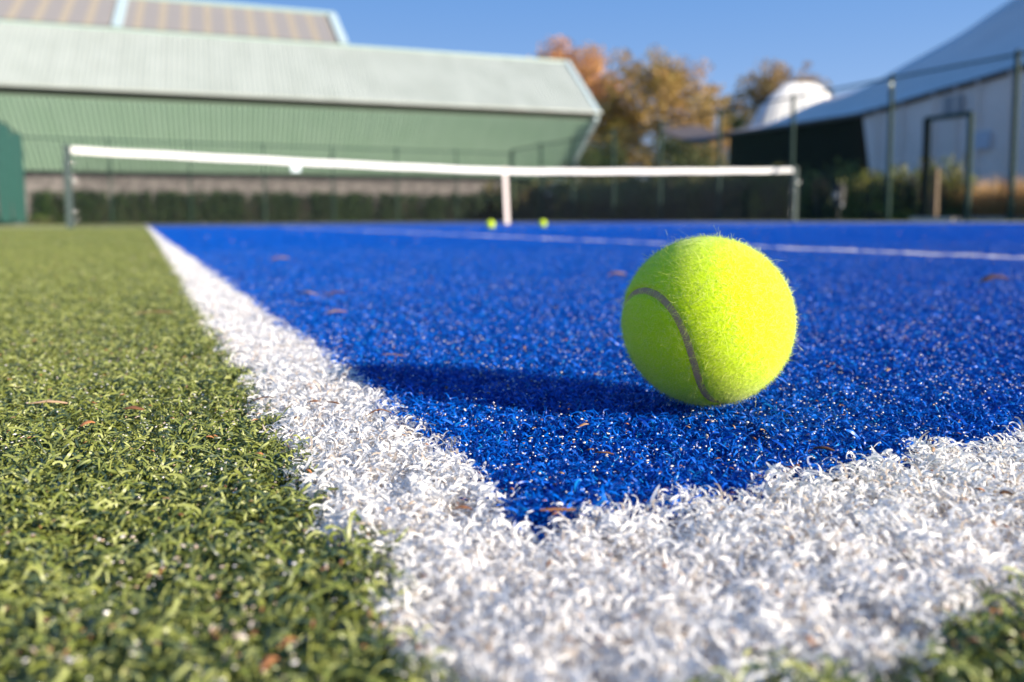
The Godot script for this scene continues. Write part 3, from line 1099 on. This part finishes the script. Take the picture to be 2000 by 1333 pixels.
func felt_meshes(n: int, rough: float) -> Array:
	var noise := FastNoiseLite.new()
	noise.seed = 11
	noise.frequency = 9.0
	noise.fractal_octaves = 4
	var fine := FastNoiseLite.new()
	fine.seed = 12
	fine.frequency = 34.0
	fine.fractal_octaves = 2
	var panels := [Shape.new(), Shape.new()]
	for f in 6:
		var ax := [Vector3.RIGHT, Vector3.LEFT, Vector3.UP, Vector3.DOWN, Vector3.BACK, Vector3.FORWARD][f] as Vector3
		var u := Vector3(ax.y, ax.z, ax.x)
		var w := ax.cross(u)
		var pts := PackedVector3Array()
		var dist := PackedFloat32Array()
		for y in n + 1:
			for x in n + 1:
				var p := (ax + u * tan(PI / 4.0 * (2.0 * x / n - 1.0)) + w * tan(PI / 4.0 * (2.0 * y / n - 1.0))).normalized()
				var d := seam_distance(p)
				var m := absf(d) * BALL_R
				var r := BALL_R - 0.0011 * (1.0 - smoothstep(0.0009, 0.0030, m))
				r += rough * (noise.get_noise_3dv(p * 3.0) * 0.00013 + fine.get_noise_3dv(p * 3.0) * 0.00007) * smoothstep(0.0, 0.002, m)
				pts.append(p * r)
				dist.append(d)
		var nrm := PackedVector3Array()
		var w1 := n + 1
		for y in w1:
			for x in w1:
				var a := pts[y * w1 + mini(x + 1, n)] - pts[y * w1 + maxi(x - 1, 0)]
				var b := pts[mini(y + 1, n) * w1 + x] - pts[maxi(y - 1, 0) * w1 + x]
				var q := a.cross(b).normalized()
				nrm.append(q if q.dot(pts[y * w1 + x]) > 0.0 else -q)
		var at := [{}, {}]
		for y in n:
			for x in n:
				var k := y * w1 + x
				var sum := dist[k] + dist[k + 1] + dist[k + w1] + dist[k + w1 + 1]
				var side := 0 if sum > 0.0 else 1
				var s: Shape = panels[side]
				var id := PackedInt32Array()
				for j in [k, k + 1, k + w1 + 1, k + w1]:
					if not at[side].has(j):
						at[side][j] = s.v.size()
						s.v.append(pts[j])
						s.n.append(nrm[j])
						s.c.append(Color.WHITE)
					id.append(at[side][j])
				s.i.append_array([id[0], id[2], id[1], id[0], id[3], id[2]])
	return panels

func seam_mesh(steps: int) -> ArrayMesh:
	var s := Shape.new()
	var rows := []
	for k in steps + 1:
		var t := TAU * k / steps
		var p := seam_point(t)
		var d := (seam_point(t + 0.01) - seam_point(t - 0.01)).normalized()
		var across := p.cross(d).normalized()
		var row := []
		for q in 7:
			var x := (q - 3) / 3.0 * 0.00155
			row.append((p + across * x / BALL_R).normalized() * (BALL_R - 0.00055 - 0.00045 * pow(absf((q - 3) / 3.0), 2.0)))
		rows.append(row)
	s.sheet(rows)
	return s.done()

func fuzz(count: int, strays: int) -> ArrayMesh:
	var s := Shape.new()
	var clump := FastNoiseLite.new()
	clump.seed = 15
	clump.frequency = 4.0
	for k in count + strays:
		var p := dir_random()
		var stray := k >= count
		var m := absf(seam_distance(p)) * BALL_R
		if m < 0.0014: continue
		if not stray and clump.get_noise_3dv(p * 3.0) < rng.randf_range(-0.55, 0.1): continue
		var bold := rng.randf() < 0.3
		var thick := 0.00012 if stray or bold else 0.00007
		var tan0 := p.cross(dir_random()).normalized()
		var lift := rng.randf_range(0.0, 0.42) if not stray else rng.randf_range(0.25, 1.0)
		var l := rng.randf_range(0.0014, 0.0034) if not stray else rng.randf_range(0.004, 0.0085)
		var d := (tan0 * cos(lift) + p * sin(lift)).normalized()
		var axis := (p * rng.randf_range(-1, 1) + dir_random() * 0.6).normalized()
		var curl := rng.randf_range(-0.8, 0.8) if not stray else rng.randf_range(0.2, 0.65) * (1.0 if rng.randf() < 0.5 else -1.0)
		var pos := p * (BALL_R - 0.0001)
		var pts := PackedVector3Array()
		var acr := PackedVector3Array()
		var wid := PackedFloat32Array()
		var steps := 4 if not stray else 7
		for q in steps + 1:
			pts.append(pos)
			acr.append(d.cross(p).normalized())
			wid.append(thick * (1.0 - 0.5 * q / steps))
			pos += d * l / steps
			d = d.rotated(axis, curl)
			if pos.length() < BALL_R and d.dot(p) < 0.0: d = (d - p * d.dot(p)).normalized()
		s.ribbon(pts, acr, wid, Color(0.56, 0.73, 0.01).lerp(Color(0.75, 0.83, 0.10), rng.randf()) if not (bold or stray) else Color(0.80, 0.86, 0.22))
	# normals follow the ball, as felt catches the light like one surface
	for k in s.v.size():
		s.n[k] = (s.v[k].normalized() + s.n[k] * 1.1 * (1.0 if s.n[k].dot(s.v[k]) > 0.0 else -1.0)).normalized()
	return s.done()

func balls() -> void:
	var felt := textured(speckle([Color(0.48, 0.68, 0.004), Color(0.54, 0.73, 0.006), Color(0.60, 0.77, 0.008)], [0.25, 0.5, 0.8], 0.05, 1.0, 51), 40.0, 0.95)
	felt.uv1_world_triplanar = false
	felt.rim_enabled = true
	felt.rim = 0.6
	felt.rim_tint = 1.0
	felt.metallic_specular = 0.2
	var rubber := mat(Color(0.42, 0.275, 0.175), 0.9, 0.3)
	var hair := vmat(0.8, 0.2, 0.6)
	var fit := Basis(Vector3(SEAM_ROWS[0][0], SEAM_ROWS[1][0], -SEAM_ROWS[2][0]), Vector3(SEAM_ROWS[0][1], SEAM_ROWS[1][1], -SEAM_ROWS[2][1]), Vector3(SEAM_ROWS[0][2], SEAM_ROWS[1][2], -SEAM_ROWS[2][2]))
	var centre := Vector3(0.15998, 0.03206 + TIP, -0.15367)
	var b := thing("tennis_ball", "bright yellow green fuzzy tennis ball casting its shadow near the line corner", "ball", centre, 0.0, "tennis balls on the court")
	var parts := felt_meshes(90, 1.0)
	for k in 2:
		put("felt_panel", mirrored(parts[k], fit), felt, b)
	put("seam", turned(seam_mesh(260), fit), rubber, b)
	tag(put("fuzz", turned(fuzz(85000, 300), fit), hair, b), "", "", "", "stuff")
	# two more balls, far off
	var low := felt_meshes(24, 0.3)
	var small_parts := [mirrored(low[0], fit), mirrored(low[1], fit), turned(seam_mesh(80), fit)]
	for q in [[958, 447, "yellow tennis ball lying near the net's centre strap"], [1060, 444, "yellow tennis ball lying alone on blue court short of the net"]]:
		var at := on_y(q[0], q[1], TIP)
		var t := thing("tennis_ball", q[2], "ball", Vector3(at.x, TIP - 0.001 + BALL_R, at.z), 1.0, "tennis balls on the court")
		put("felt_panel", small_parts[0], felt, t)
		put("felt_panel", small_parts[1], felt, t)
		put("seam", small_parts[2], rubber, t)

func mirrored(s: Shape, b: Basis) -> ArrayMesh:
	return turned(s.done(), b)

func turned(m: ArrayMesh, b: Basis) -> ArrayMesh:
	var a := m.surface_get_arrays(0)
	var v: PackedVector3Array = a[Mesh.ARRAY_VERTEX]
	var n: PackedVector3Array = a[Mesh.ARRAY_NORMAL]
	var i: PackedInt32Array = a[Mesh.ARRAY_INDEX]
	for k in v.size():
		v[k] = b * v[k]
		n[k] = (b * n[k]).normalized()
	if b.determinant() < 0.0:
		for k in range(0, i.size(), 3):
			var t := i[k]
			i[k] = i[k + 1]
			i[k + 1] = t
	a[Mesh.ARRAY_VERTEX] = v
	a[Mesh.ARRAY_NORMAL] = n
	a[Mesh.ARRAY_INDEX] = i
	var o := ArrayMesh.new()
	o.add_surface_from_arrays(Mesh.PRIMITIVE_TRIANGLES, a)
	return o

# ---------------------------------------------------------------- litter

func chip(length: float, width: float, arch: float, col: Color, end: Color) -> ArrayMesh:
	var s := Shape.new()
	var rows := []
	var n := 8
	for k in n + 1:
		var t := float(k) / n
		var w := width * (0.35 + 0.65 * sin(PI * clampf(t * 0.9 + 0.05, 0, 1))) * rng.randf_range(0.75, 1.1)
		var c := Vector3((t - 0.5) * length, arch * sin(PI * t), rng.randf_range(-0.12, 0.12) * width)
		var row := []
		for q in 7:
			var a := TAU * q / 7.0
			row.append(c + Vector3(0, sin(a) * w * 0.22 * rng.randf_range(0.7, 1.2), -cos(a) * w * 0.5))
		rows.append(row)
	var k0 := s.v.size()
	s.sheet(rows, col, true)
	for k in range(k0, s.v.size()):
		s.c[k] = col.lerp(end, clampf(float(k - k0) / (s.v.size() - k0) + rng.randf_range(-0.35, 0.35), 0, 1))
	return s.done()

func litter() -> void:
	var brown := Color(0.13, 0.06, 0.03)
	var rust := Color(0.22, 0.10, 0.05)
	var tan := Color(0.42, 0.28, 0.17)
	var dark := Color(0.03, 0.022, 0.018)
	var orange := Color(0.42, 0.18, 0.07)
	# px, py, length m, width m, arch m, turn, colour, colour, name, label
	var list := [
		[740, 812, 0.0100, 0.0016, 0.0020, 0.35, brown, rust, "curled_leaf", "curled brown dry leaf lying across the white line"],
		[652, 789, 0.0065, 0.0018, 0.0004, -0.3, rust, brown, "bark_chip", "flat rusty bark chip lying on the white line"],
		[515, 781, 0.0085, 0.0014, 0.0008, 0.5, brown, dark, "dry_stalk", "thin dark stalk at the green edge of the white line"],
		[612, 786, 0.0050, 0.0018, 0.0003, 0.1, brown, rust, "bark_chip", "small brown bark chip beside the curled leaf on the line"],
		[1140, 832, 0.0075, 0.0014, 0.0004, 1.0, rust, tan, "twig", "short rusty twig tilted on the blue turf"],
		[1180, 887, 0.0060, 0.0016, 0.0003, -0.3, brown, rust, "bark_chip", "brown bark chip on blue turf near the line corner"],
		[1153, 880, 0.0024, 0.0014, 0.0002, 0.2, brown, rust, "bark_chip", "tiny brown bark chip on blue turf near the line corner"],
		[1610, 880, 0.0065, 0.0022, 0.0006, -0.5, dark, brown, "bark_chip", "dark bark chip on blue turf beside the baseline"],
		[1940, 549, 0.0400, 0.0110, 0.0050, 0.25, dark, brown, "dead_leaf", "dark brown dead leaf lying alone on the blue court"],
		[1735, 725, 0.0060, 0.0022, 0.0006, 0.9, tan, rust, "bark_chip", "tan bark chip on blue turf beside the fuzzy ball"],
		[1822, 880, 0.0055, 0.0014, 0.0005, 1.1, tan, rust, "bark_chip", "upright tan chip between white baseline blades"],
		[1634, 942, 0.0042, 0.0016, 0.0004, 0.6, dark, dark, "bark_chip", "black bark chip lying on the white baseline"],
		[1965, 966, 0.0038, 0.0022, 0.0004, 0.2, brown, dark, "bark_chip", "brown lump of bark on the white baseline"],
		[300, 612, 0.0300, 0.0030, 0.0010, 0.05, tan, rust, "dry_stalk", "long straw coloured stalk lying on green turf"],
		[95, 789, 0.0140, 0.0022, 0.0008, 0.2, tan, tan, "dry_stalk", "short straw coloured stalk lying on green turf"],
		[260, 801, 0.0080, 0.0025, 0.0008, 0.1, rust, brown, "leaf_scrap", "rusty leaf scrap lying on green turf"],
		[170, 830, 0.0050, 0.0024, 0.0008, 0.9, rust, orange, "leaf_scrap", "small reddish leaf scrap lying on green turf"],
		[562, 1262, 0.0036, 0.0020, 0.0010, 0.6, orange, rust, "leaf_scrap", "orange leaf scrap on green turf by the line corner"],
		[525, 1300, 0.0042, 0.0019, 0.0008, 1.2, rust, orange, "leaf_scrap", "rust orange leaf scrap on green turf by the line corner"],
		[1090, 998, 0.0095, 0.0015, 0.0003, 0.25, rust, brown, "twig", "thin brown twig along the inner edge of the baseline"],
		[905, 995, 0.0045, 0.0018, 0.0004, 0.1, rust, brown, "bark_chip", "rusty chip on white turf at the line corner"],
		[545, 507, 0.0360, 0.0090, 0.0030, 0.1, rust, tan, "dead_leaf", "rusty tan dead leaf lying on blue turf beside the sideline"],
		[655, 575, 0.0220, 0.0040, 0.0020, 0.1, rust, brown, "dead_leaf", "narrow rusty dead leaf on blue turf beyond the ball's shadow"],
		[600, 575, 0.0220, 0.0050, 0.0020, -0.2, brown, tan, "dead_leaf", "narrow brown dead leaf on blue turf beyond the ball's shadow"],
		[655, 612, 0.0180, 0.0036, 0.0016, 0.1, tan, rust, "dead_leaf", "straw coloured leaf on blue turf behind the ball's shadow"],
		[1205, 537, 0.0240, 0.0080, 0.0020, 0.1, rust, tan, "dead_leaf", "rusty dead leaf on blue turf behind the fuzzy ball"],
		[770, 696, 0.0130, 0.0016, 0.0008, 0.05, tan, brown, "dry_stalk", "thin dry stalk on blue turf at the shadow's end"],
	]
	for q in list:
		var at := on_y(q[0], q[1], TIP - 0.001)
		var o := put(q[8], chip(q[2], q[3], q[4], q[6], q[7]), M.chip)
		o.position = at + Vector3(0, 0.0002, 0)
		o.rotation = Vector3(rng.randf_range(-0.25, 0.25), -YAW + q[5], rng.randf_range(-0.12, 0.12))
		tag(o, q[9], "debris", "bits of plant litter on the turf")
	# the rest: countless crumbs
	var home := Node3D.new()
	home.name = "plant_litter"
	add_child(home)
	tag(home, "tiny brown and straw crumbs of dry leaf strewn over the turf", "litter", "", "stuff")
	var fw := Vector2(sin(YAW), cos(YAW))
	var rt := Vector2(cos(YAW), -sin(YAW))
	for v in 4:
		var cols := [[rust, brown], [tan, rust], [Color(0.55, 0.5, 0.46), tan], [orange, rust]]
		var sets := []
		for k in 300:
			var d := 0.13 + (6.0 * pow(rng.randf(), 2.2) if k < 190 else 0.4 * rng.randf())
			var g := Vector2(EYE.x, -EYE.z) + fw * d + rt * rng.randf_range(-0.68, 0.68) * d
			var sc := rng.randf_range(0.3, 0.9) * (0.35 + 0.6 * minf(d, 4.0)) * (1.0 if k < 190 else 0.7)
			sets.append(Transform3D(Basis.from_euler(Vector3(rng.randf_range(-0.5, 0.5), rng.randf() * TAU, rng.randf_range(-0.4, 0.4))).scaled(Vector3.ONE * sc), Vector3(g.x, TIP - rng.randf_range(0.0005, 0.003), -g.y)))
		scatter("crumbs", chip(0.0065, 0.0028, 0.0008, cols[v][0], cols[v][1]), M.chip, sets, home)
